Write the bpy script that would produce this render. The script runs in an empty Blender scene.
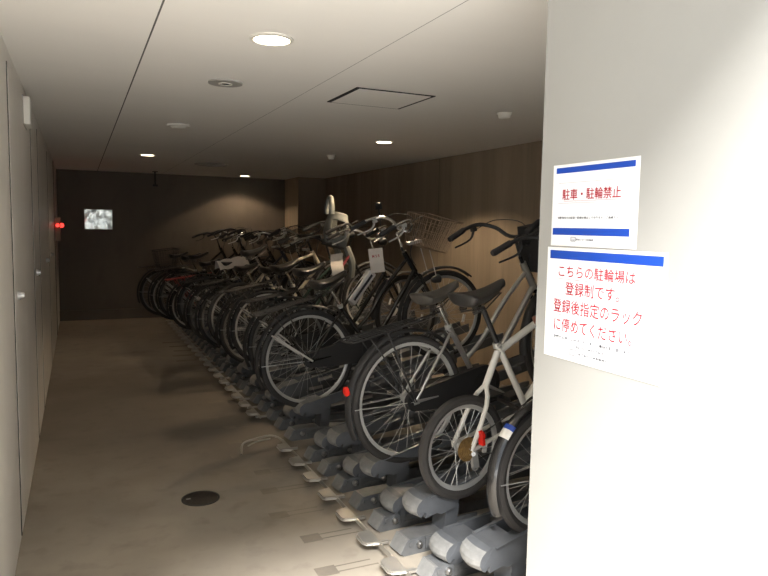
import bpy, math, random
from mathutils import Vector, Matrix
random.seed(7)
C = bpy.context.scene.collection
PI = math.pi
V = Vector

# ------------------------------------------------------------------ materials
def mat(name, col, rough=.5, metal=0., noise=None, col2=None, bump=0., nscale=8., emit=None, estr=0., spec=.5, coat=0.):
    m = bpy.data.materials.new(name); m.use_nodes = True
    nt = m.node_tree; n = nt.nodes; l = nt.links
    b = n['Principled BSDF']
    b.inputs['Base Color'].default_value = (*col, 1)
    b.inputs['Roughness'].default_value = rough
    b.inputs['Metallic'].default_value = metal
    b.inputs['Specular IOR Level'].default_value = spec
    b.inputs['Coat Weight'].default_value = coat
    if emit:
        b.inputs['Emission Color'].default_value = (*emit, 1)
        b.inputs['Emission Strength'].default_value = estr
    if noise or bump:
        tc = n.new('ShaderNodeTexCoord')
        no = n.new('ShaderNodeTexNoise'); no.inputs['Scale'].default_value = nscale
        no.inputs['Detail'].default_value = 6
        l.new(tc.outputs['Object'], no.inputs['Vector'])
        if noise:
            r = n.new('ShaderNodeValToRGB')
            r.color_ramp.elements[0].position = .5 - noise; r.color_ramp.elements[1].position = .5 + noise
            r.color_ramp.elements[0].color = (*(col2 or [c * .7 for c in col]), 1)
            r.color_ramp.elements[1].color = (*col, 1)
            l.new(no.outputs['Fac'], r.inputs['Fac']); l.new(r.outputs['Color'], b.inputs['Base Color'])
        if bump:
            bp = n.new('ShaderNodeBump'); bp.inputs['Strength'].default_value = bump; bp.inputs['Distance'].default_value = .01
            l.new(no.outputs['Fac'], bp.inputs['Height']); l.new(bp.outputs['Normal'], b.inputs['Normal'])
    return m

def concrete(name, ca, cb, cc, rough=.8, scale=1.3, seams=None, stretch=(1, 1, 1), fine=.25, spec=.3):
    """two scales of noise mixed over a base colour, optional seams: list of (axis, position, halfwidth, darkness)"""
    m = bpy.data.materials.new(name); m.use_nodes = True
    nt = m.node_tree; n = nt.nodes; l = nt.links
    b = n['Principled BSDF']; b.inputs['Roughness'].default_value = rough
    b.inputs['Specular IOR Level'].default_value = spec
    tc = n.new('ShaderNodeTexCoord'); mp = n.new('ShaderNodeMapping'); mp.inputs['Scale'].default_value = stretch
    l.new(tc.outputs['Object'], mp.inputs['Vector'])
    n1 = n.new('ShaderNodeTexNoise'); n1.inputs['Scale'].default_value = scale; n1.inputs['Detail'].default_value = 5; n1.inputs['Roughness'].default_value = .6
    n2 = n.new('ShaderNodeTexNoise'); n2.inputs['Scale'].default_value = scale * 9; n2.inputs['Detail'].default_value = 8
    l.new(mp.outputs[0], n1.inputs['Vector']); l.new(mp.outputs[0], n2.inputs['Vector'])
    r = n.new('ShaderNodeValToRGB'); e = r.color_ramp.elements
    e[0].position = .32; e[0].color = (*cb, 1); e[1].position = .68; e[1].color = (*ca, 1)
    l.new(n1.outputs['Fac'], r.inputs['Fac'])
    r2 = n.new('ShaderNodeValToRGB'); e = r2.color_ramp.elements
    e[0].position = .28; e[0].color = (1, 1, 1, 1); e[1].position = .46; e[1].color = (0, 0, 0, 1)
    l.new(n2.outputs['Fac'], r2.inputs['Fac'])
    mul = n.new('ShaderNodeMath'); mul.operation = 'MULTIPLY'; mul.inputs[1].default_value = fine
    l.new(r2.outputs['Color'], mul.inputs[0])
    mx = n.new('ShaderNodeMix'); mx.data_type = 'RGBA'
    l.new(mul.outputs[0], mx.inputs[0]); l.new(r.outputs['Color'], mx.inputs[6]); mx.inputs[7].default_value = (*cc, 1)
    out = mx.outputs[2]
    if seams:
        sp = n.new('ShaderNodeSeparateXYZ'); l.new(tc.outputs['Object'], sp.inputs[0])
        for ax, pos, hw, dark in seams:
            s = n.new('ShaderNodeMath'); s.operation = 'SUBTRACT'; s.inputs[1].default_value = pos; l.new(sp.outputs[ax], s.inputs[0])
            a = n.new('ShaderNodeMath'); a.operation = 'ABSOLUTE'; l.new(s.outputs[0], a.inputs[0])
            t = n.new('ShaderNodeMath'); t.operation = 'LESS_THAN'; t.inputs[1].default_value = hw; l.new(a.outputs[0], t.inputs[0])
            k = n.new('ShaderNodeMath'); k.operation = 'MULTIPLY'; k.inputs[1].default_value = dark; l.new(t.outputs[0], k.inputs[0])
            m2 = n.new('ShaderNodeMix'); m2.data_type = 'RGBA'; l.new(k.outputs[0], m2.inputs[0])
            l.new(out, m2.inputs[6]); m2.inputs[7].default_value = (.02, .018, .015, 1); out = m2.outputs[2]
    l.new(out, b.inputs['Base Color'])
    bp = n.new('ShaderNodeBump'); bp.inputs['Strength'].default_value = .15; bp.inputs['Distance'].default_value = .004
    l.new(n2.outputs['Fac'], bp.inputs['Height']); l.new(bp.outputs['Normal'], b.inputs['Normal'])
    return m

M = {}
M['floor'] = concrete('floor concrete', (.44, .39, .32), (.32, .28, .23), (.18, .155, .13), .62, .9, fine=.35, spec=.35)
def dark_patch(m, cx, cy, rx, ry, amt, col):
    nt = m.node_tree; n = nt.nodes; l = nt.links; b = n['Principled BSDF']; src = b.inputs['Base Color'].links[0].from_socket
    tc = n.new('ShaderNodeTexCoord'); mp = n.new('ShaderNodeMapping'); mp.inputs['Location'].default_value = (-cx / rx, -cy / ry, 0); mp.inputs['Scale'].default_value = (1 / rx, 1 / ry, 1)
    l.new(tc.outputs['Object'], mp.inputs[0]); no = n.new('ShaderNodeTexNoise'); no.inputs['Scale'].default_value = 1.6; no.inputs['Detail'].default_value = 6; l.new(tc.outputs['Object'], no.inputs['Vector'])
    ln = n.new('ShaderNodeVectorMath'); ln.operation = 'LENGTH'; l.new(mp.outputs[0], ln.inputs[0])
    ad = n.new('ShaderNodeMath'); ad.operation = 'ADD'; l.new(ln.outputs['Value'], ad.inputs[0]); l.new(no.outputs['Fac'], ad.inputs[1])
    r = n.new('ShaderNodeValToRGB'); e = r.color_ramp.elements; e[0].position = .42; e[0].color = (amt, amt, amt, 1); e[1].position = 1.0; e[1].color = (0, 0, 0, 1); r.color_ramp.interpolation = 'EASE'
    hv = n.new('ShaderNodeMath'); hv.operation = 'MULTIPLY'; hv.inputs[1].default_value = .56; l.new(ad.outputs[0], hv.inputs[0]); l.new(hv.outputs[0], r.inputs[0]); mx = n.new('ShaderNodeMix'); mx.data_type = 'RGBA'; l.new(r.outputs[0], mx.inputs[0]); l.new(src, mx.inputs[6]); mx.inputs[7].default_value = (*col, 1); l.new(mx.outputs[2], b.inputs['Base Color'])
dark_patch(M['floor'], .5, 5.3, 2.0, 2.4, .72, (.12, .10, .083))  # mixes a darker brown into the floor colour over a wide noisy oval mid-aisle
M['outdoor'] = concrete('outdoor paving', (.74, .74, .73), (.66, .66, .65), (.4, .38, .35), .8, 1.5)
M['ceiling'] = concrete('ceiling board', (.82, .80, .76), (.77, .755, .72), (.69, .68, .65), .75, .5,
                        seams=[(0, .278, .0035, .9), (0, 1.171, .0016, .75)], stretch=(.4, 1.2, 1), fine=.10)
M['wall_left'] = concrete('painted steel panel', (.80, .765, .71), (.72, .69, .64), (.63, .605, .56), .38, .8, stretch=(1, 3, .25), fine=.12, spec=.5)
M['wall_dark'] = concrete('dark concrete wall', (.17, .145, .12), (.12, .105, .088), (.08, .07, .06), .85, .8, stretch=(1, 1, .4))
M['wall_right'] = concrete('board marked concrete wall', (.34, .27, .20), (.22, .178, .132), (.15, .125, .10), .8, 1.4,
                           seams=[(1, y, .005, .5) for y in (2.7, 4.5, 6.3, 8.1)], stretch=(1, 2.2, .18))
M['entrance'] = concrete('painted entrance wall', (.285, .28, .262), (.265, .26, .245), (.245, .24, .225), .7, .8, fine=.08)
M['seam'] = mat('dark seam', (.03, .028, .025), .8)
M['stain'] = concrete('floor stain', (.27, .235, .19), (.19, .165, .135), (.15, .13, .11), .7, 6)
M['steel_rack'] = mat('blue grey painted steel', (.165, .175, .19), .42, .25, noise=.25, col2=(.12, .128, .14), nscale=14, bump=.05)
M['rack_cap'] = mat('pale worn grey plastic', (.27, .27, .26), .5, noise=.2, col2=(.19, .19, .188), nscale=30)
M['rack_base'] = mat('grey painted base steel', (.185, .19, .195), .5, .2, noise=.25, col2=(.13, .135, .14), nscale=20)
M['plate'] = mat('galvanised flat steel', (.48, .46, .42), .4, .6, noise=.3, col2=(.45, .43, .39), nscale=25)
M['bolt'] = mat('bolt steel', (.42, .42, .42), .35, .9)
M['tyre'] = mat('black tyre rubber', (.022, .021, .021), .75, bump=.2, nscale=60)
M['tyre_grey'] = mat('dusty grey tyre rubber', (.038, .035, .033), .8, bump=.2, nscale=60)
M['rim_bright'] = mat('bright alloy rim', (.62, .62, .60), .35, .35)
M['rim_grey'] = mat('grey oxidised rim', (.20, .20, .195), .45, .4)
M['chrome'] = mat('bright bicycle metal', (.72, .72, .70), .2, 1.)
M['dull'] = mat('dull spoke metal', (.50, .50, .49), .38, .5)
M['dark_metal'] = mat('dark oily metal', (.10, .095, .09), .45, .8)
M['black'] = mat('black painted frame', (.012, .012, .013), .25, 0., coat=.4)
M['matt_black'] = mat('matt black plastic', (.02, .02, .021), .55)
M['saddle'] = mat('worn black vinyl', (.028, .027, .026), .38)
M['saddle_grey'] = mat('dusty grey vinyl', (.10, .092, .08), .5, noise=.3, col2=(.05, .046, .04), nscale=12)
M['brown'] = mat('brown leather', (.13, .05, .03), .45)
M['white_paint'] = mat('ivory white bicycle paint', (.72, .70, .64), .3, coat=.3)
M['silver_paint'] = mat('silver bicycle paint', (.52, .52, .51), .28, .75)
M['cream_paint'] = mat('cream bicycle paint', (.62, .56, .44), .35)
M['red_paint'] = mat('faded red paint', (.42, .07, .065), .4)
M['navy'] = mat('dark navy paint', (.02, .028, .05), .3, coat=.3)
M['brownred'] = mat('maroon strap webbing', (.22, .03, .04), .6)
M['green_paint'] = mat('dark green paint', (.02, .045, .035), .3, coat=.3)
M['red'] = mat('red reflector plastic', (.75, .03, .02), .25, emit=None)
M['rust'] = mat('rusty gold sprocket metal', (.42, .27, .10), .5, .5, noise=.3, col2=(.2, .12, .05), nscale=60)
M['seat_grey'] = mat('grey child seat plastic', (.20, .205, .19), .5)
M['seat_pad'] = mat('dark seat padding', (.06, .06, .055), .8)
M['white_cloth'] = mat('off white vinyl sheet', (.62, .57, .52), .6, bump=.6, nscale=18)
M['battery'] = mat('pale grey battery case', (.66, .67, .70), .4)
M['basket_wire'] = mat('brown basket wire', (.30, .22, .16), .35, .7)
M['reflector_white'] = mat('clear reflector plastic', (.8, .8, .78), .15)
M['blue'] = mat('sign blue ink', (.008, .05, .33), .35)
M['signred'] = mat('sign red ink', (.36, .006, .02), .4)
M['signgrey'] = mat('sign grey ink', (.02,.02,.024), .5)
M['signpale'] = mat('sign pale rule ink', (.32, .28, .28), .5)
M['signwhite'] = mat('laminated white paper', (.72, .73, .76), .4)
M['signedge'] = mat('laminate edge film', (.70, .69, .67), .3)
M['white_plastic'] = mat('white fitting plastic', (.68, .66, .60), .4)
M['grey_plastic'] = mat('grey fitting plastic', (.34, .33, .31), .5)
M['beige'] = mat('beige box plastic', (.30, .23, .15), .5)
M['lamp'] = mat('lit lamp lens', (1, .95, .85), .3, emit=(1., .86, .62), estr=14)
M['redlamp'] = mat('lit red indicator', (.9, .05, .03), .3, emit=(1., .04, .03), estr=3)
M['hole'] = mat('dark opening', (.01, .01, .01), .8)
M['drain'] = mat('cast drain lid', (.10, .085, .07), .5, .5, noise=.2, nscale=40)
M['mirror'] = mat('crinkled silver film', (.80, .85, .82), .28, .9, bump=.5, nscale=7)

# ------------------------------------------------------------------ mesh builder
class MB:
    def __init__(s): s.v = []; s.f = []; s.m = []; s.cur = 0
    def add(s, vs, fs):
        o = len(s.v); s.v += [tuple(a) for a in vs]; s.f += [tuple(i + o for i in f) for f in fs]; s.m += [s.cur] * len(fs); return s
    def box(s, c, d, rot=None, taper=1.):
        x, y, z = d[0] / 2, d[1] / 2, d[2] / 2
        vs = [V((sx * x * (taper if sz > 0 else 1), sy * y * (taper if sz > 0 else 1), sz * z)) for sx in (-1, 1) for sy in (-1, 1) for sz in (-1, 1)]
        if rot is not None: vs = [rot @ a for a in vs]
        vs = [a + V(c) for a in vs]
        return s.add(vs, [(0, 1, 3, 2), (4, 6, 7, 5), (0, 4, 5, 1), (2, 3, 7, 6), (0, 2, 6, 4), (1, 5, 7, 3)])
    def tube(s, pts, r, n=8, closed=False, smooth=0, cap=True):
        pts = [V(p) for p in pts]
        rs = r if isinstance(r, (list, tuple)) else [r] * len(pts)
        if smooth:
            np_, nr = [], []
            N = len(pts)
            rng = range(N) if closed else range(N - 1)
            for i in rng:
                p0 = pts[(i - 1) % N] if (closed or i > 0) else pts[i]; p1 = pts[i]; p2 = pts[(i + 1) % N]
                p3 = pts[(i + 2) % N] if (closed or i + 2 < N) else p2
                for k in range(smooth):
                    t = k / smooth
                    np_.append(.5 * ((2 * p1) + (-p0 + p2) * t + (2 * p0 - 5 * p1 + 4 * p2 - p3) * t * t + (-p0 + 3 * p1 - 3 * p2 + p3) * t ** 3))
                    nr.append(rs[i] * (1 - t) + rs[(i + 1) % N] * t)
            if not closed: np_.append(pts[-1]); nr.append(rs[-1])
            pts, rs = np_, nr
        N = len(pts); vs = []; fs = []
        def tan(i):
            if closed: return (pts[(i + 1) % N] - pts[(i - 1) % N]).normalized()
            return (pts[min(i + 1, N - 1)] - pts[max(i - 1, 0)]).normalized()
        t = tan(0); u = t.orthogonal().normalized()
        if abs(t.z) < .9: u = (V((0, 0, 1)) - t * t.z).normalized()
        for i in range(N):
            t = tan(i); u = (u - t * u.dot(t)).normalized(); w = t.cross(u)
            for k in range(n):
                a = 2 * PI * (k + .5) / n
                vs.append(pts[i] + (u * math.cos(a) + w * math.sin(a)) * rs[i])
        for i in range(N if closed else N - 1):
            for k in range(n):
                a = i * n + k; b = i * n + (k + 1) % n; c = ((i + 1) % N) * n + (k + 1) % n; d = ((i + 1) % N) * n + k
                fs.append((a, b, c, d))
        if cap and not closed:
            fs.append(tuple(range(n - 1, -1, -1))); fs.append(tuple((N - 1) * n + k for k in range(n)))
        return s.add(vs, fs)
    def cyl(s, a, b, r, n=12): return s.tube([a, b], r, n)
    def ring(s, c, R, prof, ax='y', n=40, a0=0, a1=2 * PI):
        """profile (dr, dy) swept round axis; full circle closed"""
        full = abs(a1 - a0 - 2 * PI) < 1e-6; k = len(prof); vs = []; fs = []; N = n if full else n + 1
        for i in range(N):
            a = a0 + (a1 - a0) * i / n
            for dr, dy in prof:
                q = (R + dr)
                if ax == 'y': p = V((q * math.cos(a), dy, q * math.sin(a)))
                else: p = V((q * math.cos(a), q * math.sin(a), dy))
                vs.append(V(c) + p)
        for i in range(n):
            for j in range(k):
                a = i * k + j; b = i * k + (j + 1) % k; e = ((i + 1) % N) * k + (j + 1) % k; d = ((i + 1) % N) * k + j
                fs.append((a, d, e, b) if ax == 'y' else (a, b, e, d))
        if not full:
            fs.append(tuple(range(k))); fs.append(tuple(n * k + j for j in range(k - 1, -1, -1)))
        return s.add(vs, fs)
    def prism(s, prof, y0, y1, ax='y'):
        """closed (x,z) outline extruded along y"""
        k = len(prof)
        vs = [(x, y0, z) for x, z in prof] + [(x, y1, z) for x, z in prof]
        fs = [(i, (i + 1) % k, k + (i + 1) % k, k + i) for i in range(k)] + [tuple(range(k - 1, -1, -1)), tuple(range(k, 2 * k))]
        return s.add(vs, fs)
    def grid(s, rows, closed=False):
        """rows of equal length points -> surface"""
        k = len(rows[0]); vs = [p for r in rows for p in r]; fs = []
        for i in range(len(rows) - 1):
            for j in range(k if closed else k - 1):
                fs.append((i * k + j, i * k + (j + 1) % k, (i + 1) * k + (j + 1) % k, (i + 1) * k + j))
        return s.add(vs, fs)
    def mesh(s, name, mats, angle=40, solid=0):
        me = bpy.data.meshes.new(name); me.from_pydata(s.v, [], s.f)
        for m in (mats if isinstance(mats, list) else [mats]): me.materials.append(M[m])
        me.polygons.foreach_set('material_index', s.m); me.update()
        import bmesh
        bm = bmesh.new(); bm.from_mesh(me); bmesh.ops.recalc_face_normals(bm, faces=bm.faces); bm.to_mesh(me); bm.free()
        me.shade_smooth()
        me.set_sharp_from_angle(angle=math.radians(angle))
        return me

def link(name, data, parent=None, loc=(0, 0, 0), rot=(0, 0, 0)):
    o = bpy.data.objects.new(name, data); C.objects.link(o)
    if parent is not None: o.parent = parent
    o.location = loc; o.rotation_euler = rot
    return o
def part(name, mb, mats, parent, **k): return link(name, mb.mesh(name, mats), parent, **k)
def root(name, label, cat, loc=(0, 0, 0), rot=(0, 0, 0), group=None):
    o = link(name, None, None, loc, rot); return tag(o, label, cat, group)
def tag(o, label, cat, group=None):
    o['label'] = label; o['category'] = cat
    if group: o['group'] = group
    return o
def struct(name, mb, mats, parent=None):
    o = link(name, mb.mesh(name, mats), parent)
    if parent is None: o['kind'] = 'structure'
    return o
def bevel(o, w, seg=2):
    m = o.modifiers.new('bevel', 'BEVEL'); m.width = w; m.segments = seg; m.limit_method = 'ANGLE'; m.angle_limit = math.radians(40)

CACHE = {}
def cpart(key, name, fn, mats, parent, **k):
    kk = (key, str(mats))
    if kk not in CACHE:
        mb = MB(); fn(mb); CACHE[kk] = mb.mesh(name, mats)
    return link(name, CACHE[kk], parent, **k)

# ------------------------------------------------------------------ the room
H = 2.16; XL = -.26; XR = 3.52; YB = 10.63; PX, PYF = 3.08, 9.91; XE = 1.14; YE = 1.495
b = MB().box(((XL + XR + .2) / 2 - .1, (YB + 0) / 2, -.1), (XR - XL + .6, YB + .4, .2))
b.cur = 1
# old rectangular tape marks with thin tails in front of the racks
for k in range(9):
    y = 2.45 + k * .30 + .02 * math.sin(k * 3); x = .86 + .04 * math.sin(k * 2.1)
    for (xa, xb, ya, yb) in ((x, x + .09, y, y + .075), (x + .09, x + .27, y + .01, y + .02), (x + .09, x + .25, y + .055, y + .064)):
        b.add([(xa, ya, .0006), (xb, ya, .0006), (xb, yb, .0006), (xa, yb, .0006)], [(0, 1, 2, 3)])
for k in range(11):
    y = 5.3 + k * .29; x = .92 + .03 * math.sin(k * 1.7)
    b.add([(x, y, .0006), (x + .2, y, .0006), (x + .2, y + .07, .0006), (x, y + .07, .0006)], [(0, 1, 2, 3)])
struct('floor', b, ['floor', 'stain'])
struct('ground', MB().box((0, -4.2, -.1), (16, 8.0, .2)), 'outdoor')
struct('ceiling', MB().box(((XL + XR) / 2, (YB + .2 + .52) / 2, H + .1), (XR - XL + .6, YB + .2 - .52, .2)), 'ceiling')
struct('wall_back', MB().box(((XL + XR) / 2, YB + .1, H / 2), (XR - XL + .6, .2, H)), 'wall_dark')
struct('baseboard_back', MB().box(((XL + PX) / 2 + .0, YB - .06, .07), (PX - XL, .12, .14)), 'wall_dark')
struct('wall_right', MB().box((XR + .1, (YB + YE) / 2, H / 2), (.2, YB - YE + .4, H)), 'wall_right')
struct('wall_pillar', MB().box(((PX + XR) / 2, (PYF + YB) / 2, H / 2), (XR - PX, YB - PYF, H)), 'wall_right')
# entrance wall: passage face at XE with a chamfered end, plus the return that closes the parking room
ch = .018
b = MB().prism([(XE, -.05), (XE, YE - ch), (XE + ch, YE), (XE + .16, YE), (XE + .16, YE - .2), (XR + .2, YE - .2), (XR + .2, -.05)], 0, 2.6)
b.v = [(x, z, y) for x, y, z in b.v]
struct('wall_entrance', b, 'entrance')
# left wall, with steel doors let into it
b = MB().box((XL - .1, (YB + .2 + .9) / 2, H / 2), (.2, YB - .7, H))
struct('wall_left', b, 'wall_left')
doors = [(3.30, 4.72, 3.46), (4.80, 5.50, 4.98), (5.58, 7.2, 6.51), (7.3, 8.6, 7.66)]
for i, (a, c, kn) in enumerate(doors):
    d = struct('door_%d' % (i + 1), MB().box((XL - .004, (a + c) / 2, 1.05), (.018, c - a, 2.06)), 'wall_left')
    bevel(d, .0012)
    k = MB().tube([(XL + .004, kn, 1.08), (XL + .018, kn, 1.08), (XL + .018, kn, 1.08), (XL + .032, kn, 1.08)], [.022, .022, .016, .014], 16)
    part('door_handle', k, 'dull', d)
    for nm, yy in (('hinge', c + .012),):
        part('door_gap', MB().box((XL + .001, a - .006, 1.05), (.006, .008, 2.08)), 'seam', d)
# slim raised seam trims on left wall
for i, y in enumerate((2.2, 9.2)):
    struct('trim_%d' % (i + 1), MB().box((XL + .002, y, H / 2), (.008, .008, H)), 'seam')

# ------------------------------------------------------------------ ceiling fittings
def disc(mb, z0, z1, r, n=32): mb.tube([(0, 0, z0), (0, 0, z1)], r, n); return mb
for (x, y, r, pw, lab) in [(.72, 2.68, .075, 5, 'bright round ceiling downlight nearest the entrance'),
                       (.71, 7.76, .07, 6, 'lit round ceiling downlight over the far left of the aisle'),
                       (2.32, 10.17, .07, 27, 'lit round ceiling downlight beside the back wall, over its warm pool of light'),
                       (2.44, 5.36, .07, 78, 'lit round ceiling downlight beyond the square access hatch, above the bicycles')]:
    t = root('downlight', lab, 'ceiling light', (x, y, H), group='recessed round downlights')
    part('trim_ring', MB().ring((0, 0, 0), r, [(0, 0), (.012, 0), (.012, -.006), (-.002, -.008)], 'z'), 'white_plastic', t)
    part('lens', disc(MB(), -.004, .0, r - .004), 'lamp', t)
    L = bpy.data.lights.new('downlight_lamp', 'SPOT'); L.energy = pw; L.color = (1, .76, .5); L.spot_size = math.radians(130); L.spot_blend = .3; L.shadow_soft_size = .06
    link('downlight_beam', L, t, (0, 0, -.03))
t = root('ceiling_speaker', 'flush round ceiling disc with a dark centre, just beyond the nearest downlight', 'speaker', (.72, 3.60, H))
part('face_plate', disc(MB(), -.008, 0, .088), 'grey_plastic', t); part('centre_hole', disc(MB(), -.0095, -.008, .018), 'hole', t)
part('inner_ring', MB().ring((0, 0, 0), .03, [(0, -.008), (.006, -.008), (.006, -.011), (0, -.011)], 'z'), 'white_plastic', t)
t = root('ceiling_sensor', 'small pale round dome on the ceiling left of the aisle middle', 'sensor', (.71, 5.30, H))
part('base_ring', disc(MB(), -.012, 0, .085), 'white_plastic', t)
part('dome', MB().ring((0, 0, -.012), 0, [(0, 0), (.06, 0), (.05, -.012), (.03, -.018), (0, -.02)], 'z', 24), 'white_plastic', t)
t = root('smoke_detector', 'white smoke detector on the ceiling just left of the entrance pillar', 'detector', (2.50, 3.64, H))
part('base_ring', disc(MB(), -.014, 0, .05), 'white_plastic', t)
part('sensor_head', MB().tube([(0, 0, -.014), (0, 0, -.03), (0, 0, -.038)], [.042, .038, .025], 24), 'white_plastic', t)
t = root('smoke_detector', 'tiny pale smoke detector far back on the ceiling, beyond the square hatch', 'detector', (2.43, 6.67, H))
part('base_ring', disc(MB(), -.014, 0, .05), 'white_plastic', t)
part('sensor_head', MB().tube([(0, 0, -.014), (0, 0, -.04), (0, 0, -.048)], [.04, .036, .022], 24), 'white_plastic', t)
t = root('ceiling_vent', 'wide dark flush round vent disc far back on the ceiling', 'vent', (1.52, 8.5, H))
part('vent_plate', disc(MB(), -.01, 0, .20, 40), 'grey_plastic', t)
part('vent_ring', MB().ring((0, 0, 0), .15, [(0, -.01), (.02, -.01), (.02, -.018), (0, -.018)], 'z'), 'grey_plastic', t)
t = root('access_hatch', 'square ceiling access hatch outlined by a black gap', 'hatch', (1.607, 3.602, H))
b = MB()
for (cx, cy, dx, dy) in ((0, -.228, .47, .014), (0, .228, .47, .014), (-.228, 0, .022, .47), (.228, 0, .022, .47)): b.box((cx, cy, -.002), (dx, dy, .004))
part('hatch_frame', b, 'hole', t); part('hatch_panel', MB().box((0, 0, -.003), (.435, .435, .006)), 'ceiling', t)
t = root('hanging_bracket', 'thin dark pipe bracket hanging from the ceiling near the back wall', 'bracket', (1.03, 10.2, H))
part('rod', MB().cyl((0, 0, 0), (0, 0, -.2), .012), 'matt_black', t); part('clamp', MB().box((0, 0, -.2), (.07, .03, .03)), 'matt_black', t)
part('ceiling_flange', disc(MB(), -.008, 0, .04), 'matt_black', t)
# wall fittings
t = root('wall_lamp', 'slim off-white rectangular fitting high on the left wall under the ceiling', 'lamp', (XL, 4.29, 2.02))
o = part('cover', MB().box((.022, 0, 0), (.036, .22, .15)), 'white_plastic', t); bevel(o, .006)
part('mounting_plate', MB().box((.002, 0, 0), (.008, .235, .165)), 'grey_plastic', t)
t = root('alarm_box', 'beige alarm box with red lamps far along the left wall', 'alarm', (XL, 9.6, 1.32))
o = part('box', MB().box((.03, 0, 0), (.06, .16, .30)), 'beige', t); bevel(o, .005)
part('red_lamp', MB().tube([(.06, 0, .05), (.085, 0, .05), (.10, 0, .05)], [.03, .028, .015], 16), 'redlamp', t)
part('red_lamp', MB().tube([(.03, -.085, .05), (.03, -.11, .05)], [.022, .016], 16), 'redlamp', t)
L = bpy.data.lights.new('red_lamp_glow', 'POINT'); L.energy = .15; L.color = (1, .05, .04); L.shadow_soft_size = .02
link('red_lamp_glow', L, t, (.16, -.05, .05))
t = root('wall_mirror', 'small crinkled silver sheet fixed to the dark back wall', 'mirror', (.28, YB, 1.46))
b = MB(); rows = []
random.seed(3)
for i in range(9):
    rows.append([(-.185 + .37 * j / 12, -.014 - random.random() * .012, -.14 + .28 * i / 8) for j in range(13)])
b.grid(rows); part('sheet', b, 'mirror', t)
part('backing_board', MB().box((0, -.005, 0), (.385, .01, .295)), 'grey_plastic', t)
t = root('drain_cover', 'oval-looking round metal drain lid set in the concrete floor', 'drain', (.55, 3.43, 0))
part('rim_ring', MB().ring((0, 0, 0), .085, [(0, 0), (.012, 0), (.012, .004), (0, .004)], 'z'), 'dark_metal', t)
part('lid', disc(MB(), 0, .003, .084), 'drain', t)
part('lift_notch', MB().box((-.06, .01, .0035), (.022, .012, .002)), 'plate', t)

# ------------------------------------------------------------------ signs (in the plane x = XE, facing the passage)
FONT_BOLD = {}
def text_mesh(txt, w, h, bold=0.):
    cu = bpy.data.curves.new('text', 'FONT'); cu.body = txt; cu.size = 1; cu.offset = bold; cu.resolution_u = 3
    o = bpy.data.objects.new('text', cu); C.objects.link(o)
    bpy.context.view_layer.update()
    dg = bpy.context.evaluated_depsgraph_get()
    me = bpy.data.meshes.new_from_object(o.evaluated_get(dg), depsgraph=dg)
    C.objects.unlink(o); bpy.data.objects.remove(o)
    xs = [v.co.x for v in me.vertices]; ys = [v.co.y for v in me.vertices]
    x0, x1, y0, y1 = min(xs), max(xs), min(ys), max(ys)
    for v in me.vertices:
        v.co = V(((v.co.x - x0) / (x1 - x0) * w, (v.co.y - y0) / (y1 - y0) * h, 0))
    return me
def sign(label, y0, z1, w, h, name='notice_sign'):
    # local frame: x right across the sheet, y up, z out of the sheet
    t = root(name, label, 'sign', (XE - .0005, y0, z1), (PI / 2, 0, -PI / 2), group='laminated notices on the entrance wall')
    def box(nm, u0, v0, u1, v1, m, z=.0012, th=.0006, par=t):
        return part(nm, MB().box(((u0 + u1) / 2, -(v0 + v1) / 2, z), (u1 - u0, v1 - v0, th)), m, par)
    def text(nm, s, u, v0, w_, h_, m, bold=0., z=.0018):
        me = text_mesh(s, w_, h_, bold or .012); me.materials.append(M[m]); return link(nm, me, t, (u, -v0 - h_, z))
    box('laminate', -.004, -.004, w + .004, h + .004, 'signedge', .0002, .0004)
    box('sheet', 0, 0, w, h, 'signwhite', .0006, .0008)
    return t, box, text
t, box, text = sign('upper white paper notice with two blue bars and one red line of Japanese text', 1.421, 1.584, .290, .200)
box('blue_bar', .009, .004, .281, .0185, 'blue')
box('blue_bar', .003, .158, .272, .176, 'blue')
box('rule_line', .02, .043, .252, .0437, 'signpale'); box('rule_line', .02, .0945, .252, .0952, 'signpale')
text('red_text', '駐車・駐輪禁止', .036, .059, .205, .028, 'signred', .009)
box('underline', .042, .0895, .237, .0901, 'signred')
text('small_text', '当敷地内での駐車・駐輪を禁止しております。ご遠慮下さい。', .022, .129, .226, .0062, 'signgrey')
b = MB()
def logo(t, u, v, w, h):
    b = MB()
    for (c, d) in (((u + w / 2, -v), (w, .0012)), ((u + w / 2, -v - h), (w, .0012)), ((u, -v - h / 2), (.0012, h)), ((u + w, -v - h / 2), (.0012, h)),
                   ((u + w / 2, -v - h * .45), (w * .7, .0009)), ((u + w / 2, -v - h * .75), (w * .7, .0009))):
        b.box((c[0], c[1], .0012), (d[0], d[1], .0006))
    part('logo', b, 'signgrey', t)
logo(t, .075, .181, .017, .010)
text('small_text', '管理センター 日本駐輪場', .095, .184, .062, .005, 'signgrey')
t, box, text = sign('lower larger white paper notice with one blue bar and four red lines of Japanese text', 1.432, 1.372, .392, .281)
box('blue_bar', .008, .004, .386, .026, 'blue')
for s, u, v, w_, h_, ul in (('こちらの駐輪場は', .045, .041, .265, .031, .0765), ('登録制です。', .073, .083, .19, .034, .1215),
                        ('登録後指定のラック', .029, .129, .305, .036, .1705), ('に停めてください。', .035, .177, .272, .036, .2185)):
    text('red_text', s, u, v, w_, h_, 'signred', .006)
    box('underline', u - .003, ul, u + w_ + .004, ul + .0007, 'signred')
text('small_text', '登録のお申し込みはこちらまでご連絡お願い致します', .034, .2245, .27, .0085, 'signgrey')
text('small_text', 'TEL 03-1403-7603', .115, .2415, .105, .007, 'signgrey')
logo(t, .10, .254, .027, .0145)
text('small_text', '株式会社 日本駐輪場センター', .133, .258, .13, .0075, 'signgrey')

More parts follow.
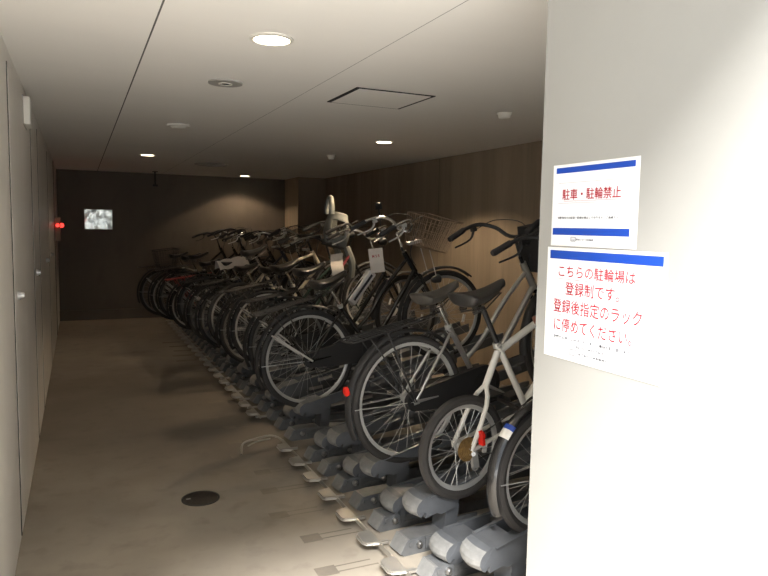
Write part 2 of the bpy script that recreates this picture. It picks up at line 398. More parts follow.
# ------------------------------------------------------------------ rack
RY = math.radians(4)
def tray_mb(high):
    """U channel, local x along the tray from its nose, origin at nose underside"""
    def f(mb):
        L = 1.75; w = .062; hh = .066; th = .004
        slots = [(.34, .46), (.56, .68), (.80, .92), (1.04, 1.16), (1.28, 1.40)]
        for sy in (-1, 1):
            y = sy * w
            xs = [.09] + [q for s in slots for q in s] + [L]
            for i in range(len(xs) - 1):
                a, c = xs[i], xs[i + 1]
                if i % 2 == 0 or True:
                    # side wall with a long slot between the slot ends
                    if i % 2 == 0: mb.box(((a + c) / 2, y, hh / 2), (c - a, th, hh))
                    else:
                        mb.box(((a + c) / 2, y, .008), (c - a, th, .016)); mb.box(((a + c) / 2, y, hh - .008), (c - a, th, .016))
            mb.box((L / 2 + .05, y + sy * .006, hh), (L - .1, .016, .004))   # outturned lip
            # gusset near the nose
            mb.prism([(.09, -.0), (.03, .01), (.09, hh), (.16, hh), (.25, 0), (.22, -.035), (.14, -.035)], y - .003, y + .003)
        mb.box((L / 2 + .04, 0, .002), (L - .08, 2 * w, .004))
    return f
def nose_fn(mb):
    # rounded shovel nose: half drum lying across the tray
    rows = []
    for i in range(9):
        a = PI * (-.25 + 1.0 * i / 8)
        rows.append([(.085 - .08 * math.cos(a) * (1 - .22 * (abs(j - 3) / 3) ** 2), -.064 + .128 * j / 6, .024 + .046 * math.sin(a)) for j in range(7)])
    for i in range(8):
        mb.cur = 0 if i < 5 else 1
        mb.grid(rows[i:i + 2])
    mb.cur = 1
    for e in (0, 6):
        pts = [r[e] for r in rows]; mb.add(pts, [tuple(range(len(pts)))])
    mb.prism([(.06, -.02), (.085, .068), (.20, .060), (.16, -.02)], -.0645, .0645)
def base_fn(mb):
    mb.prism([(0, .012), (.035, .068), (.10, .075), (.30, .066), (.42, .05), (1.5, .05), (1.5, .0), (.02, .0)], -.05, .05)
    mb.box((.05, 0, .05), (.02, .112, .02))
    mb.box((.30, .055, .045), (.36, .008, .05)); mb.box((.30, -.055, .045), (.36, .008, .05))
    for sy in (-1, 1):
        mb.box((.22, sy * .061, .062), (.16, .005, .008)); mb.box((.22, sy * .061, .034), (.16, .005, .008))
def basecap_fn(mb):
    mb.add([(-.004, -.047, .014), (-.004, .047, .014), (.031, .047, .073), (.031, -.047, .073), (.02, -.047, .003), (.02, .047, .003), (.055, .047, .067), (.055, -.047, .067)],
           [(0, 1, 2, 3), (4, 5, 1, 0), (3, 2, 6, 7), (0, 3, 7, 4), (1, 5, 6, 2), (4, 7, 6, 5)])
def brk_fn(hh):
    def f(mb):
        mb.prism([(.22, .05), (.28, .05), (.30, hh), (.23, hh + .01)], -.05, .05)
    return f
def bolt_fn(mb): mb.tube([(0, 0, 0), (0, -.012, 0), (0, -.02, 0)], [.015, .015, .009], 12)
ordinal = ['first', 'second', 'third', 'fourth', 'fifth', 'sixth', 'seventh', 'eighth', 'ninth', 'tenth', 'eleventh', 'twelfth', 'thirteenth', 'fourteenth', 'fifteenth', 'sixteenth', 'seventeenth', 'eighteenth', 'nineteenth', 'twentieth', 'twenty-first', 'twenty-second', 'twenty-third', 'twenty-fourth']
slots = [(2.02 + .25 * k, k % 2 == 0, 0, k) for k in range(8)] + [(4.2 + .25 * k, k % 2 == 0, 1, k) for k in range(23)]
TILT = {}
def rack_unit(y, high, sec, k):
    where = ['near rack section by the entrance wall', 'far rack section'][sec]
    lab = '%s grey steel bicycle tray, %s from the entrance wall in the %s' % ('raised sloping' if high else 'low', ordinal[k], ['near rack section', 'far rack section'][sec])
    t = root('bicycle_rack', lab, 'bicycle rack', (1.235, y, 0), (0, 0, RY), group='sliding bicycle rack trays')
    zn = .185 if high else .105; tl = math.radians(13 if high else 5)
    cpart('base', 'base', base_fn, 'rack_base', t)
    cpart('basecap', 'front_cap', basecap_fn, 'rack_cap', t)
    tr = cpart('tray', 'tray', tray_mb(high), 'steel_rack', t, loc=(.05, .0, zn - .02), rot=(0, -tl, 0))
    cpart('nose', 'nose', nose_fn, ['rack_cap', 'steel_rack'], tr)
    cpart('brk%d' % high, 'support_bracket', brk_fn(zn), 'steel_rack', t)
    cpart('rearbrk%d' % high, 'rear_support', lambda mb: mb.prism([(1.02, .0), (1.10, .0), (1.10, zn + 1.0 * math.tan(tl)), (1.02, zn + .92 * math.tan(tl))], -.04, .04), 'steel_rack', t)
    cpart('bolt', 'bolt', bolt_fn, 'bolt', t, loc=(.09, -.05, .045))
    cpart('bolt', 'bolt', bolt_fn, 'bolt', t, loc=(.26, -.057, .045))
    return t
for s in slots: rack_unit(*s)
def front_rail(label, y0, y1, n, curl):
    t = root('rack_front_rail', label, 'rack rail', (1.165, y0, 0), group='galvanised rails along the front of the racks')
    L = y1 - y0
    pts = [(0, 0, .045), (0, L, .045)]
    b = MB().box((0, L / 2, .045), (.006, L, .022))
    for k in range(n):  b.box((.03, .1 + k * (L - .2) / max(1, n - 1), .02), (.08, .02, .012))
    part('rail', b, 'plate', t)
    if curl:
        b = MB().tube([(0, L - .03, .045), (-.012, L + .06, .05), (-.06, L + .10, .056), (-.16, L + .07, .055), (-.25, L + .02, .05), (-.28, L - .07, .012)], .007, 8, smooth=5)
        b.tube([(-.07, L + .04, .055), (-.16, L + .02, .054), (-.23, L - .03, .048)], .005, 8, smooth=4)
        part('curled_end', b, 'plate', t)
    for k in range(n):
        y = .06 + k * .262
        b = MB().prism([(0, 0), (0, .13), (-.058, .115), (-.066, .10), (-.066, .03), (-.055, .012)], .050, .057)
        b.v = [(x, z, yy) for x, yy, z in b.v]
        b.tube([(-.002, .0, .047), (-.055, .012, .045), (-.067, .03, .045), (-.067, .10, .045), (-.058, .116, .045), (-.002, .132, .047)], .0045, 6)
        part('foot_plate', b, 'plate', t, loc=(0, y, 0))
front_rail('pale metal rail with small tongue plates and a curled end, along the near rack section', 1.95, 4.05, 8, True)
front_rail('dim metal rail with small tongue plates along the far rack section', 4.62, 9.9, 20, False)

# ------------------------------------------------------------------ bicycles
def tyre_fn(R, r):
    return lambda mb: mb.ring((0, 0, 0), R - r, [(r * math.cos(a), r * .95 * math.sin(a)) for a in [2 * PI * i / 8 for i in range(8)]], n=56)
def rim_fn(R, r):
    q = R - 2 * r
    return lambda mb: mb.ring((0, 0, 0), q, [(.004, .011), (.004, -.011), (-.008, -.010), (-.015, -.004), (-.015, .004), (-.008, .010)], n=56)
def spokes_fn(R, r, n=28):
    def f(mb):
        q = R - 2 * r - .012
        for i in range(n):
            a = 2 * PI * i / n; s = 1 if i % 2 else -1; off = (.9 if (i // 2) % 2 else -.9)
            hb = (.022 * math.cos(a + off), s * .028, .022 * math.sin(a + off))
            mb.tube([hb, (q * math.cos(a), s * .003, q * math.sin(a))], .00125, 4, cap=False)
    return f
def hub_fn(mb):
    mb.tube([(0, -.06, 0), (0, -.034, 0), (0, -.033, 0), (0, -.028, 0), (0, -.026, 0), (0, .026, 0), (0, .028, 0), (0, .033, 0), (0, .034, 0), (0, .06, 0)],
            [.006, .007, .026, .026, .014, .014, .026, .026, .007, .006], 16)
def cassette_fn(mb):
    for k in range(6):
        mb.tube([(0, -.036 - k * .005, 0), (0, -.038 - k * .005, 0)], .054 - k * .0055, 24)
    mb.tube([(0, -.03, 0), (0, -.066, 0)], .017, 16)
def wheel(nm, t, loc, R, r, tyre, rim, casset=False, spin=0., dynamo=False):
    w = cpart('hub', nm, hub_fn, 'dull', t, loc=loc, rot=(0, spin, 0))
    cpart(('ty', R, r), 'tyre', tyre_fn(R, r), tyre, w)
    cpart(('rm', R, r), 'rim', rim_fn(R, r), rim, w)
    cpart(('sp', R, r), 'spokes', spokes_fn(R, r), 'dull', w)
    if casset: cpart('cass', 'sprockets', cassette_fn, casset, w)
    cpart(('rf', R), 'spoke_reflector', lambda mb: mb.box((R * .55, 0, 0), (.018, .012, .06)), 'reflector_white', w)
    return w
def mudguard_fn(R, a0, a1, lift=.018, w=.026):
    prof = [(lift + .004 * 0, w), (lift + .012, w * .6), (lift + .015, 0), (lift + .012, -w * .6), (lift, -w), (lift - .002, -w + .001), (lift + .009, -w * .5), (lift + .012, 0), (lift + .009, w * .5), (lift - .002, w - .001)]
    return lambda mb: mb.ring((0, 0, 0), R, prof, n=28, a0=a0, a1=a1)
def saddle_fn(s=1.):
    def f(mb):
        rows = []
        for i in range(19):
            u = (1 - math.cos(PI * i / 18)) / 2; x = -.13 + .27 * u
            e = min(1, math.sqrt(max(0, 1 - (1 - min(1, u / .16)) ** 2)) + .05); e2 = min(1, math.sqrt(max(0, 1 - (1 - min(1, (1 - u) / .07)) ** 2)) + .1)
            w = (.092 * (1 - min(1, u * 1.05)) ** .75 * (1 - .35 * u) + .021) * e * e2
            zt = .010 + .024 * (1 - u) ** 3 - .012 * math.sin(PI * u) + .016 * u * u - .012 * (1 - e) - .01 * (1 - e2)
            th = (.022 + .034 * (1 - u) ** 1.5) * (.35 + .65 * e)
            ring = []
            for k in range(12):
                a = 2 * PI * k / 12; c, sn = math.cos(a), math.sin(a)
                ring.append((x * s, w * s * (abs(c) ** .8) * (1 if c > 0 else -1), (zt + (sn * .016 if sn > 0 else sn * th)) * s))
            rows.append(ring)
        mb.grid(rows, closed=True)
        mb.add(rows[0], [tuple(range(12))]); mb.add(rows[-1], [tuple(range(11, -1, -1))])
    return f
def spring_fn(mb):
    for sy in (-1, 1):
        pts = [(-.075 + .016 * math.cos(a), sy * .045 + .016 * math.sin(a), -.055 + .042 * a / (8 * PI)) for a in [i * PI / 4 for i in range(33)]]
        mb.tube(pts, .003, 5)
        mb.tube([(-.09, sy * .045, -.057), (0, sy * .02, -.062), (.11, sy * .006, -.02)], .0035, 5)
def crank_fn(mb):
    mb.tube([(0, -.05, 0), (0, .05, 0)], .018, 14)
    mb.ring((0, -.045, 0), .085, [(0, .002), (.008, .002), (.008, -.002), (0, -.002)], n=36)
    for k in range(5):
        a = 2 * PI * k / 5; mb.tube([(0, -.045, 0), (.086 * math.cos(a), -.045, .086 * math.sin(a))], .006, 6)
    mb.tube([(0, -.065, 0), (.16 * .8, -.07, -.16 * .6)], [.011, .008], 8); mb.tube([(0, .055, 0), (-.16 * .8, .06, .16 * .6)], [.011, .008], 8)
def pedal_fn(mb):
    mb.box((0, 0, .009), (.085, .08, .008)); mb.box((0, 0, -.009), (.085, .08, .008)); mb.box((.04, 0, 0), (.008, .08, .024)); mb.box((-.04, 0, 0), (.008, .08, .024)); mb.cyl((0, -.045, 0), (0, .045, 0), .007, 8)
def basket_fn(w=.34, d=.25, h=.23, st=.025):
    def f(mb):
        def ringz(t):
            a, bb = d / 2 * (.82 + .18 * t), w / 2 * (.8 + .2 * t); z = h * t
            return [(-a, -bb, z), (a + .03 * t, -bb, z), (a + .03 * t, bb, z), (-a, bb, z)]
        for t, r in ((0, .0035), (.25, .0018), (.5, .0018), (.75, .0018), (1, .005)):
            mb.tube(ringz(t), r, 5, closed=True)
        A, B = ringz(0), ringz(1)
        for e in range(4):
            n = max(3, int((V(A[e]) - V(A[(e + 1) % 4])).length / st))
            for k in range(n):
                q = k / n
                mb.tube([V(A[e]).lerp(V(A[(e + 1) % 4]), q), V(B[e]).lerp(V(B[(e + 1) % 4]), q)], .0019, 4, cap=False)
        for k in range(1, 9):
            q = k / 9
            mb.tube([V(A[0]).lerp(V(A[1]), q), V(A[3]).lerp(V(A[2]), q)], .0014, 4, cap=False); mb.tube([V(A[1]).lerp(V(A[2]), q), V(A[0]).lerp(V(A[3]), q)], .0014, 4, cap=False)
    return f

def bicycle(label, x, y, z, tilt=11, yaw=7, kind='city', R=.335, frame='black', fork=None, tyre='tyre', rim='dull', rear='carrier', basket=None,
            saddle='saddle', bar='chrome', guard='matt_black', fender='matt_black', steer=0., seat_h=.80, lean=0., sprocket=None, light=True, lock=False, spin=0., refl=False, stand=True):
    t = root('bicycle', label, 'bicycle', (x, y, z), (math.radians(lean), -math.radians(tilt), math.radians(yaw)), group='bicycles parked in the racks')
    r = .021 if R > .3 else .023
    if kind == 'mini': wb = .98
    else: wb = 1.10
    rh = V((0, 0, R)); fh = V((wb, 0, R)); bb = V((.45 if kind != 'mini' else .40, 0, .29 if kind != 'mini' else .27))
    st_top = V((bb.x - .14, 0, seat_h - .16 if kind != 'mini' else seat_h - .22))
    if kind == 'sport': st_top = V((bb.x - .13, 0, .72))
    ht = V((wb - .23, 0, .87 if kind == 'city' else .80)); hb = V((wb - .17, 0, .72 if kind == 'city' else .64))
    if kind == 'mini': ht = V((wb - .20, 0, .80)); hb = V((wb - .16, 0, .66))
    sp = V((st_top.x - (seat_h - .02 - st_top.z) * .33, 0, seat_h - .03))
    key = (kind, R, seat_h)
    # frame
    def frame_fn(mb):
        mb.tube([bb, st_top], .0155, 10); mb.tube([hb + (hb - ht) * .1, ht], .019, 12)
        mb.tube([bb + V((0, -.035, 0)), bb + V((0, .035, 0))], .022, 12)
        if kind == 'city':
            mb.tube([hb, hb.lerp(bb, .35) + V((-.03, 0, -.05)), hb.lerp(bb, .7) + V((-.03, 0, -.06)), bb], .017, 10, smooth=5)
            j = bb.lerp(st_top, .42)
            mb.tube([ht.lerp(hb, .35), ht.lerp(j, .35) + V((-.02, 0, -.05)), ht.lerp(j, .72) + V((-.01, 0, -.045)), j], .0135, 10, smooth=5)
        elif kind == 'mini':
            mb.tube([hb, bb.lerp(st_top, .12)], .024, 12)
            mb.tube([ht.lerp(hb, .2), st_top + V((.005, 0, -.03))], .017, 12)
            mb.tube([rh.lerp(st_top, .56) + V((.012, 0, 0)), st_top + V((-.005, 0, -.03))], .016, 10)
        else:
            mb.tube([hb, bb], .017, 10); mb.tube([ht.lerp(hb, .2), st_top + V((.005, 0, -.02))], .015, 10)
        for sy in (-1, 1):
            mb.tube([rh + V((0, sy * .062, 0)), rh.lerp(bb, .6) + V((0, sy * .05, 0)), bb + V((0, sy * .02, 0))], .009, 8)
            if kind == 'mini': mb.tube([rh + V((0, sy * .062, 0)), rh.lerp(st_top, .42) + V((.01, sy * .05, 0)), rh.lerp(st_top, .60) + V((.012, 0, 0))], .011, 8, smooth=3)
            else: mb.tube([rh + V((0, sy * .062, 0)), rh.lerp(st_top, .75) + V((0, sy * .045, 0)), st_top + V((-.005, sy * .012, -.03))], .0085, 8)
            mb.box(rh + V((.005, sy * .062, 0)), (.035, .006, .03))
        if kind != 'mini': mb.tube([rh.lerp(st_top, .72) + V((0, -.045, 0)), rh.lerp(st_top, .72) + V((0, .045, 0))], .007, 6)
    cpart((key, 'frame'), 'frame', frame_fn, frame, t)
    # fork
    def fork_fn(mb):
        mb.tube([ht + (ht - hb) * .25, hb + (hb - ht) * .2], .011, 8)
        c = hb + (hb - ht) * .22
        mb.tube([c + V((0, -.045, 0)), c + V((0, .045, 0))], .011, 8)
        for sy in (-1, 1):
            mb.tube([c + V((0, sy * .045, 0)), c.lerp(fh, .55) + V((-.012, sy * .048, 0)), c.lerp(fh, .85) + V((-.008, sy * .05, 0)), fh + V((0, sy * .052, 0))], [.012, .010, .008, .007], 8, smooth=4)
    cpart((key, 'fork'), 'fork', fork_fn, fork or frame, t)
    w1 = wheel('rear_wheel', t, rh, R, r, tyre, rim, sprocket, spin)
    wheel('front_wheel', t, fh, R, r, tyre, rim, False, spin + .4)
    if fender:
        g = cpart((R, 'rearguard'), 'rear_mudguard', mudguard_fn(R, math.radians(28), math.radians(196)), fender, t, loc=rh)
        cpart((R, 'stay'), 'mudguard_stay', lambda mb: [mb.tube([(0, sy * .065, 0), (-R * .98, sy * .03, R * .16)], .0025, 5) for sy in (-1, 1)], 'dull', g)
        if refl: cpart((R, 'refl'), 'rear_reflector', lambda mb: mb.tube([(0, 0, 0), (-.012, 0, 0), (-.018, 0, 0)], [.024, .024, .015], 14), 'red', g, loc=(-(R + .034) * math.cos(math.radians(24)), 0, (R + .034) * math.sin(math.radians(24))))
        g2 = cpart((R, 'frontguard'), 'front_mudguard', mudguard_fn(R, math.radians(40), math.radians(175)), fender, t, loc=fh)
    # seat
    cpart((key, 'post'), 'seat_post', lambda mb: mb.tube([st_top - (sp - st_top) * .2, sp], .0125, 10), 'chrome' if kind != 'mini' else 'matt_black', t)
    cpart((key, 'clampc'), 'seat_clamp', lambda mb: mb.tube([st_top + V((-.003, 0, -.012)), st_top + V((-.006, 0, .012))], .02, 12).cyl(st_top + V((-.02, -.02, 0)), st_top + V((-.02, -.05, .015)), .004, 6), 'dull', t)
    s_ = cpart('saddle', 'saddle', saddle_fn(1.), saddle, t, loc=sp + V((0, 0, .055)), rot=(0, math.radians(-4), 0))
    cpart('springs', 'saddle_springs', spring_fn, 'dark_metal', s_)
    # cranks
    k_ = cpart('crank', 'crankset', crank_fn, 'dull' if kind != 'mini' else 'dark_metal', t, loc=bb)
    cpart('pedal', 'pedal', pedal_fn, 'matt_black', k_, loc=(.128, -.115, -.096)); cpart('pedal', 'pedal', pedal_fn, 'matt_black', k_, loc=(-.128, .105, .096))
    if guard:
        def guard_fn(mb):
            pr = []
            for i in range(13): a = PI / 2 - PI * i / 12; pr.append((bb.x + .105 * math.cos(a), bb.z + .105 * math.sin(a)))
            for i in range(9): a = -PI / 2 - PI * i / 8; pr.append((rh.x + .05 * math.cos(a), rh.z + .05 * math.sin(a)))
            mb.prism(pr, -.064, -.034)
            mb.ring((bb.x, -.066, bb.z), .07, [(0, 0), (.006, 0), (.006, -.003), (0, -.003)], n=24)
        cpart((key, 'guard'), 'chain_guard', guard_fn, guard, t)
    else:
        cpart((key, 'chain'), 'chain', lambda mb: mb.tube([bb + V((0, -.045, .085)), rh + V((0, -.045, .03)), rh + V((-.02, -.045, 0)), rh + V((.03, -.045, -.06)), bb + V((0, -.045, -.085))], .003, 5), 'dark_metal', t)
        cpart((key, 'derail'), 'derailleur', lambda mb: mb.box(rh + V((.02, -.05, -.05)), (.03, .018, .075)).ring(rh + V((.02, -.05, -.085)), .012, [(0, .003), (.006, .003), (.006, -.003), (0, -.003)], n=14).cyl(rh + V((.0, -.075, -.01)), rh + V((.02, -.05, -.03)), .01), 'dull', t)
    if rear in ('carrier', 'carrier_red'):
        def car_fn(mb):
            z = R * 2 + .055; x0 = .14; x1 = -.30
            mb.tube([(x0, -.04, z + .005), (x1 + .05, -.065, z), (x1, -.045, z), (x1, .045, z), (x1 + .05, .065, z), (x0, .04, z + .005)], .005, 6, smooth=4, closed=False)
            for yy in (-.025, .0, .025): mb.tube([(x0 - .02, yy, z + .004), (x1 + .01, yy, z)], .0035, 6)
            for xx in (-.22, -.1, .03): mb.tube([(xx, -.06, z), (xx, .06, z)], .004, 6)
            for sy in (-1, 1):
                mb.tube([(-.10, sy * .062, z), (0, sy * .072, R)], .005, 6); mb.tube([(-.20, sy * .062, z), (-.01, sy * .072, R)], .004, 6)
            mb.tube([(x0, 0, z + .005), (st_top.x - .02, 0, z + .01)], .005, 6)
        cpart((key, 'car'), 'rear_carrier', car_fn, 'red_paint' if rear == 'carrier_red' else 'dark_metal' if frame == 'black' else 'matt_black', t)
    # kickstand / stay pair
    if kind == 'city' and stand:
        cpart((key, 'ks'), 'kickstand', lambda mb: [mb.tube([rh + V((.0, sy * .085, 0)), rh + V((-.20, sy * .09, .215 if R > .3 else .13))], .0065, 8) for sy in (-1, 1)] + [mb.tube([rh + V((-.20, -.09, .215 if R > .3 else .13)), rh + V((-.215, 0, .23 if R > .3 else .14)), rh + V((-.20, .09, .215 if R > .3 else .13))], .0065, 8)], 'rim_bright', t)
    # steering
    st = V((ht.x - .03, 0, ht.z + .14))
    def bar_fn(mb):
        mb.tube([ht, st], .011, 10)
        mb.tube([st + V((-.0, 0, -.005)), st + V((.05, 0, .01))], .013, 8)
        c = st + V((.05, 0, .01))
        if kind == 'sport':
            mb.tube([c + V((-.02, -.27, .01)), c + V((0, -.1, 0)), c + V((0, .1, 0)), c + V((-.02, .27, .01))], .0115, 8, smooth=4)
        else:
            mb.tube([c + V((-.27, -.27, .055)), c + V((-.16, -.265, .085)), c + V((-.06, -.235, .095)), c + V((.0, -.17, .06)), c + V((.01, -.08, .0)), c + V((.01, .08, .0)), c + V((.0, .17, .06)), c + V((-.06, .235, .095)), c + V((-.16, .265, .085)), c + V((-.27, .27, .055))], .0115, 8, smooth=4)
    hbp = cpart((key, 'bar'), 'handlebar', bar_fn, bar, t)
    c = st + V((.05, 0, .01))
    for sy in (-1, 1):
        if kind == 'sport':
            ga, gb = c + V((-.02, sy * .29, .01)), c + V((-.013, sy * .17, .005)); la, lb = c + V((.02, sy * .15, -.005)), c + V((.05, sy * .25, -.01))
        else:
            ga, gb = c + V((-.29, sy * .271, .050)), c + V((-.17, sy * .266, .083)); la, lb = c + V((-.10, sy * .25, .075)), c + V((-.24, sy * .285, -.005))
        cpart((key, 'grip', sy), 'grip', lambda mb: mb.tube([ga, ga.lerp(gb, .1), ga.lerp(gb, .5), gb], [.014, .0175, .0165, .017], 10), 'matt_black', hbp)
        cpart((key, 'lever', sy), 'brake_lever', lambda mb: mb.tube([la, la.lerp(lb, .3) + V((.01, 0, -.03)), lb], [.009, .006, .005], 6, smooth=4).box(la, (.035, .02, .025)), 'dull' if bar == 'chrome' else 'matt_black', hbp)
    cpart((key, 'cable'), 'brake_cables', lambda mb: [mb.tube([c + V((-.08, sy * .25, .07)), c + V((.06, sy * .2, .10)), c + V((.12, sy * .05, .04)), ht + V((.05, 0, -.02)), ht.lerp(hb, .8) + V((.03, 0, 0))], .0028, 5, smooth=6) for sy in (-1, 1)], 'matt_black', hbp)
    cpart('bell', 'bell', lambda mb: mb.tube([(0, 0, 0), (0, 0, .012), (0, 0, .02)], [.022, .02, .008], 12), 'chrome', hbp, loc=c + V((-.03, -.10, .03)))
    if light:
        l_ = cpart('flamp', 'front_light', lambda mb: mb.tube([(-.03, 0, 0), (-.01, 0, 0), (.035, 0, 0), (.04, 0, 0)], [.012, .026, .032, .028], 14), 'matt_black', t, loc=fh + V((-.06, -.085, .30)) if basket else c + V((.06, 0, -.04)))
    if basket:
        bk = cpart('basket', 'basket', basket_fn(), basket, t, loc=c + V((.15, 0, -.16)), rot=(0, math.radians(26), 0))
        cpart((key, 'bbr'), 'basket_bracket', lambda mb: [mb.tube([fh + V((0, sy * .058, 0)), c + V((.15, sy * .07, -.17))], .004, 5) for sy in (-1, 1)] + [mb.box(c + V((.07, 0, -.1)), (.10, .05, .02))], 'dull', t)
    if lock:
        cpart((R, 'lock'), 'wheel_lock', lambda mb: mb.ring((0, 0, 0), .055, [(0, .008), (.014, .008), (.014, -.008), (0, -.008)], n=24, a0=-PI * .1, a1=PI * 1.1), 'dark_metal', t, loc=rh + V((.23, 0, .24)))
    if steer:
        ax = (ht - hb).normalized()
        T = Matrix.Translation(ht) @ Matrix.Rotation(math.radians(steer), 4, ax) @ Matrix.Translation(-ht)
        for ch_ in t.children:
            if ch_.name.split('.')[0] in ('fork', 'front_wheel', 'front_mudguard', 'handlebar', 'front_light', 'basket', 'basket_bracket'):
                ch_.matrix_basis = T @ (Matrix.Translation(ch_.location) @ ch_.rotation_euler.to_matrix().to_4x4())
    return t, dict(rh=rh, fh=fh, bb=bb, ht=ht, hb=hb, st=st, c=c, sp=sp, st_top=st_top, bar=hbp)

# D: nearest, mostly behind the pillar
tD, q = bicycle('small-wheeled bicycle nearest the entrance wall, with black rear mudguard and brown saddle', 1.68, 2.02, .235, tilt=10, R=.262, kind='mini', frame='navy', rim='rim_bright',
                saddle='brown', fender='black', guard=None, rear=None, sprocket='dull', seat_h=.80, tyre='tyre_grey')
cpart('band', 'mudguard_band', mudguard_fn(.262, math.radians(127), math.radians(135), lift=.0195, w=.0275), 'white_paint', tD, loc=q['rh'])
cpart('band2', 'mudguard_band', mudguard_fn(.262, math.radians(124), math.radians(128), lift=.0197, w=.0277), 'blue', tD, loc=q['rh'])
# C: white frame
tC, q = bicycle('small-wheeled ivory white bicycle with rusty gold sprockets and no mudguards', 1.57, 2.47, .225, tilt=10, R=.235, kind='mini', frame='white_paint', rim='dull', rear=None,
                fender=None, guard=None, sprocket='rust', saddle='saddle', bar='matt_black', seat_h=.86, tyre='tyre_grey', light=False, spin=.3)
part('rear_reflector', MB().tube([(0, 0, 0), (-.015, 0, 0)], .02, 12).box((-.008, 0, -.02), (.014, .03, .05)), 'red', tC, loc=q['rh'] + V((.06, -.075, .06)))
# A
tA, q = bicycle('silver step-through city bicycle with black chain case and long wire rear carrier', 1.59, 3.0, .215, tilt=11, steer=10, stand=False, refl=True, frame='silver_paint', rim='rim_bright', saddle='saddle_grey',
                bar='matt_black', basket=None, seat_h=.80, tyre='tyre_grey', lock=True, fork='black')
part('lamp_case', MB().box((0, 0, 0), (.10, .18, .26)), 'matt_black', tA, loc=q['c'] + V((.10, 0, -.09)))
# B
tB, q = bicycle('black city bicycle with chrome stand and worn grey tyre, first of the far rack section', 1.46, 4.22, .205, tilt=13, yaw=4, steer=-6, frame='black', rim='dull', basket='basket_wire', lock=True, seat_h=.78)
# B2 with white battery and paper tag
tB2, q = bicycle('dark electric bicycle with pale battery and a white paper tag on its handlebar', 1.52, 4.95, .18, tilt=9, steer=8, frame='black', rim='rim_grey', saddle='saddle', seat_h=.84)
bt = part('battery', MB().box((0, 0, 0), (.07, .075, .32)), 'battery', tB2, loc=q['bb'].lerp(q['hb'], .55) + V((-.02, 0, .12)), rot=(0, math.radians(48), 0)); bevel(bt, .012, 3)
part('battery_stripe', MB().box((0, -.0385, 0), (.02, .002, .26)), 'navy', bt)
tg = part('paper_tag', MB().grid([[(.0 + .004 * math.sin(i * 1.3), -.055 + .11 * j / 4, -.19 * i / 6) for j in range(5)] for i in range(7)]), 'white_cloth', tB2, loc=q['c'] + V((-.20, -.31, -.04)), rot=(0, 0, math.radians(55)))
me = text_mesh('M S R', .06, .022, .02); me.materials.append(M['signred']); tx = link('tag_text', me, tg, (-.006, .03, -.07), (PI / 2, 0, -PI / 2))
part('mirror', MB().tube([(0, 0, 0), (.0, .0, .16)], .005, 6).box((0, 0, .18), (.03, .05, .05)), 'matt_black', tB2, loc=q['c'] + V((-.06, -.2, .09)))
# E child seat
tE, q = bicycle('dark bicycle carrying a grey child seat with an oval opening on its handlebar', 1.56, 5.70, .20, tilt=11, steer=-4, bar='matt_black', frame='black', rim='rim_bright', seat_h=.80, rear='carrier')
def child_seat(t, p):
    # shell: a bucket with a raised head guard
    b = MB(); rows = []
    for i in range(13):
        u = i / 12; z = .0 + .30 * u; rad = .10 + .035 * math.sin(PI * min(1, u * 1.1)); 
        a0, a1 = (-.15 * PI, 1.15 * PI)
        rows.append([(rad * .95 * -math.sin(a0 + (a1 - a0) * j / 16) - .05 * u, rad * 1.15 * math.cos(a0 + (a1 - a0) * j / 16), z) for j in range(17)])
    vs = [v for r in rows for v in r]; fs = []
    for i in range(12):
        for j in range(16):
            hole = 4 <= i <= 8 and (2 <= j <= 5 or 10 <= j <= 13)
            if not hole: fs.append((i * 17 + j, i * 17 + j + 1, (i + 1) * 17 + j + 1, (i + 1) * 17 + j))
    b.add(vs, fs)
    s = part('child_seat', b, 'seat_grey', t, loc=p, rot=(0, math.radians(26), 0))
    so = s.modifiers.new('solid', 'SOLIDIFY'); so.thickness = .016
    sb = s.modifiers.new('sub', 'SUBSURF'); sb.levels = 1; sb.render_levels = 2
    hd = part('head_rest', MB().tube([(-.15, -.05, .27), (-.17, -.045, .36), (-.175, 0, .42), (-.17, .045, .36), (-.15, .05, .27)], [.028, .024, .020, .024, .028], 10, smooth=5), 'seat_grey', s)
    part('seat_pan', MB().box((0, 0, .01), (.20, .22, .025)), 'seat_pad', s)
    for sy in (-1, 1):
        part('leg_rest', MB().tube([(.05, sy * .10, .02), (.13, sy * .12, -.10), (.17, sy * .12, -.24)], [.03, .035, .026], 8, smooth=4), 'seat_grey', s)
    part('strap', MB().tube([(.1, -.12, -.02), (.02, -.16, -.18), (-.03, -.15, -.30)], .012, 6, smooth=4), 'brownred', s)
child_seat(tE, q['c'] + V((-.12, -.04, -.12)))
part('vinyl_cover', MB().grid([[(-.02 + .02 * math.sin(i * 1.1), -.055 + .11 * j / 5 + .01 * math.sin(i), -.26 * i / 7) for j in range(6)] for i in range(8)]), 'white_cloth', tE, loc=q['c'] + V((-.22, -.24, -.16)), rot=(0, .5, math.radians(50)))
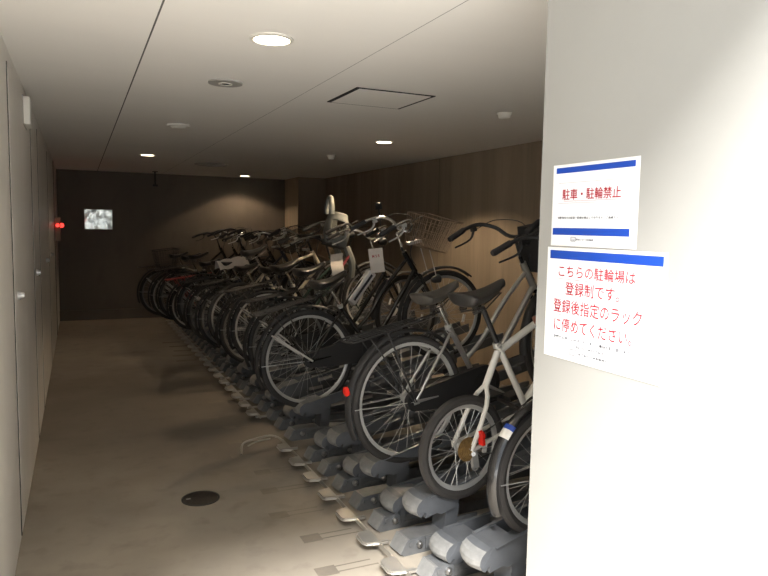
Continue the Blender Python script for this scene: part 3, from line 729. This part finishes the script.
# others, farther
bicycle('dark green city bicycle just beyond the one with the child seat', 1.52, 6.12, .12, tilt=7, steer=10, frame='green_paint', rim='rim_grey', basket=None, seat_h=.84, bar='matt_black')
tF, q = bicycle('sports bicycle with a straight cream top tube, in the middle of the far rack section', 1.50, 6.45, .20, tilt=12, kind='sport', frame='cream_paint', fork='black', rim='dull', guard=None, sprocket='dark_metal', fender=None, rear=None, seat_h=.90, bar='matt_black', light=False)
bicycle('black city bicycle with a brown wire front basket standing before the warm-lit wall', 1.47, 6.95, .12, tilt=8, steer=-12, frame='black', basket='basket_wire', seat_h=.8, rim='rim_grey')
tG, q = bicycle('navy city bicycle with a dark basket and a pale sheet over its saddle', 1.44, 7.45, .12, tilt=10, steer=15, frame='navy', basket='matt_black', seat_h=.82, rim='rim_grey')
sh = MB().grid([[(-.17 + .34 * i / 8, -.10 + .20 * j / 6, .02 - .10 * (abs(j - 3) / 3) ** 2 + .008 * math.sin(i * 2 + j)) for j in range(7)] for i in range(9)])
part('saddle_sheet', sh, 'white_cloth', tG, loc=q['sp'] + V((0, 0, .085)))
bicycle('black bicycle with plain black basket, leaning low behind the pale saddle sheet', 1.40, 8.02, .14, tilt=6, steer=-8, frame='black', basket='matt_black', seat_h=.78, rim='rim_grey', bar='matt_black', lean=-3)
tH, q = bicycle('bicycle with a faded red rear carrier', 1.34, 8.5, .10, tilt=7, steer=9, R=.31, frame='black', rim='rim_bright', rear='carrier_red', seat_h=.78)
bicycle('dark bicycle with a chrome rim just beyond the red-carrier one', 1.30, 9.0, .14, tilt=8, frame='black', rim='rim_grey', seat_h=.8, bar='matt_black')
tI, q = bicycle('dark bicycle with an empty black wire basket on its rear carrier', 1.22, 9.32, .12, tilt=6, frame='black', rim='dull', seat_h=.8)
cpart('basket', 'rear_basket', basket_fn(), 'matt_black', tI, loc=(-.08, 0, .735))
bicycle('farthest dark bicycle, against the back wall', 1.12, 9.78, .12, tilt=6, frame='black', rim='rim_grey', seat_h=.8, bar='matt_black', steer=14)

# ------------------------------------------------------------------ light
w = bpy.data.worlds.new('World'); bpy.context.scene.world = w; w.use_nodes = True
bg = w.node_tree.nodes['Background']; bg.inputs[0].default_value = (.86, .93, 1, 1); bg.inputs[1].default_value = 1.9
S = bpy.data.lights.new('sun', 'SUN'); S.energy = 33; S.color = (1, .98, .95); S.angle = math.radians(24)
d = V((.46, 1, -1.35)).normalized()
so = link('sun', S, None, (-6, -6, 6)); so.rotation_euler = d.to_track_quat('-Z', 'Y').to_euler()

# ------------------------------------------------------------------ camera
F, yaw, pitch, roll = 666.7, .4308, .0910, .0176
f = V((math.sin(yaw) * math.cos(pitch), math.cos(yaw) * math.cos(pitch), -math.sin(pitch)))
r = V((math.cos(yaw), -math.sin(yaw), 0)); u = r.cross(f)
r2 = math.cos(roll) * r + math.sin(roll) * u; u2 = -math.sin(roll) * r + math.cos(roll) * u
cam = bpy.data.cameras.new('camera'); co = link('camera', cam)
m = Matrix((r2, u2, -f)).transposed().to_4x4(); m.translation = V((0, 0, 1.42)); co.matrix_world = m
cam.sensor_width = 36; cam.lens = 36 * F / 768; cam.clip_start = .02
bpy.context.scene.camera = co
vs = bpy.context.scene.view_settings
vs.view_transform = 'Standard'; vs.look = 'None'; vs.exposure = 0; vs.gamma = 1; vs.use_curve_mapping = False
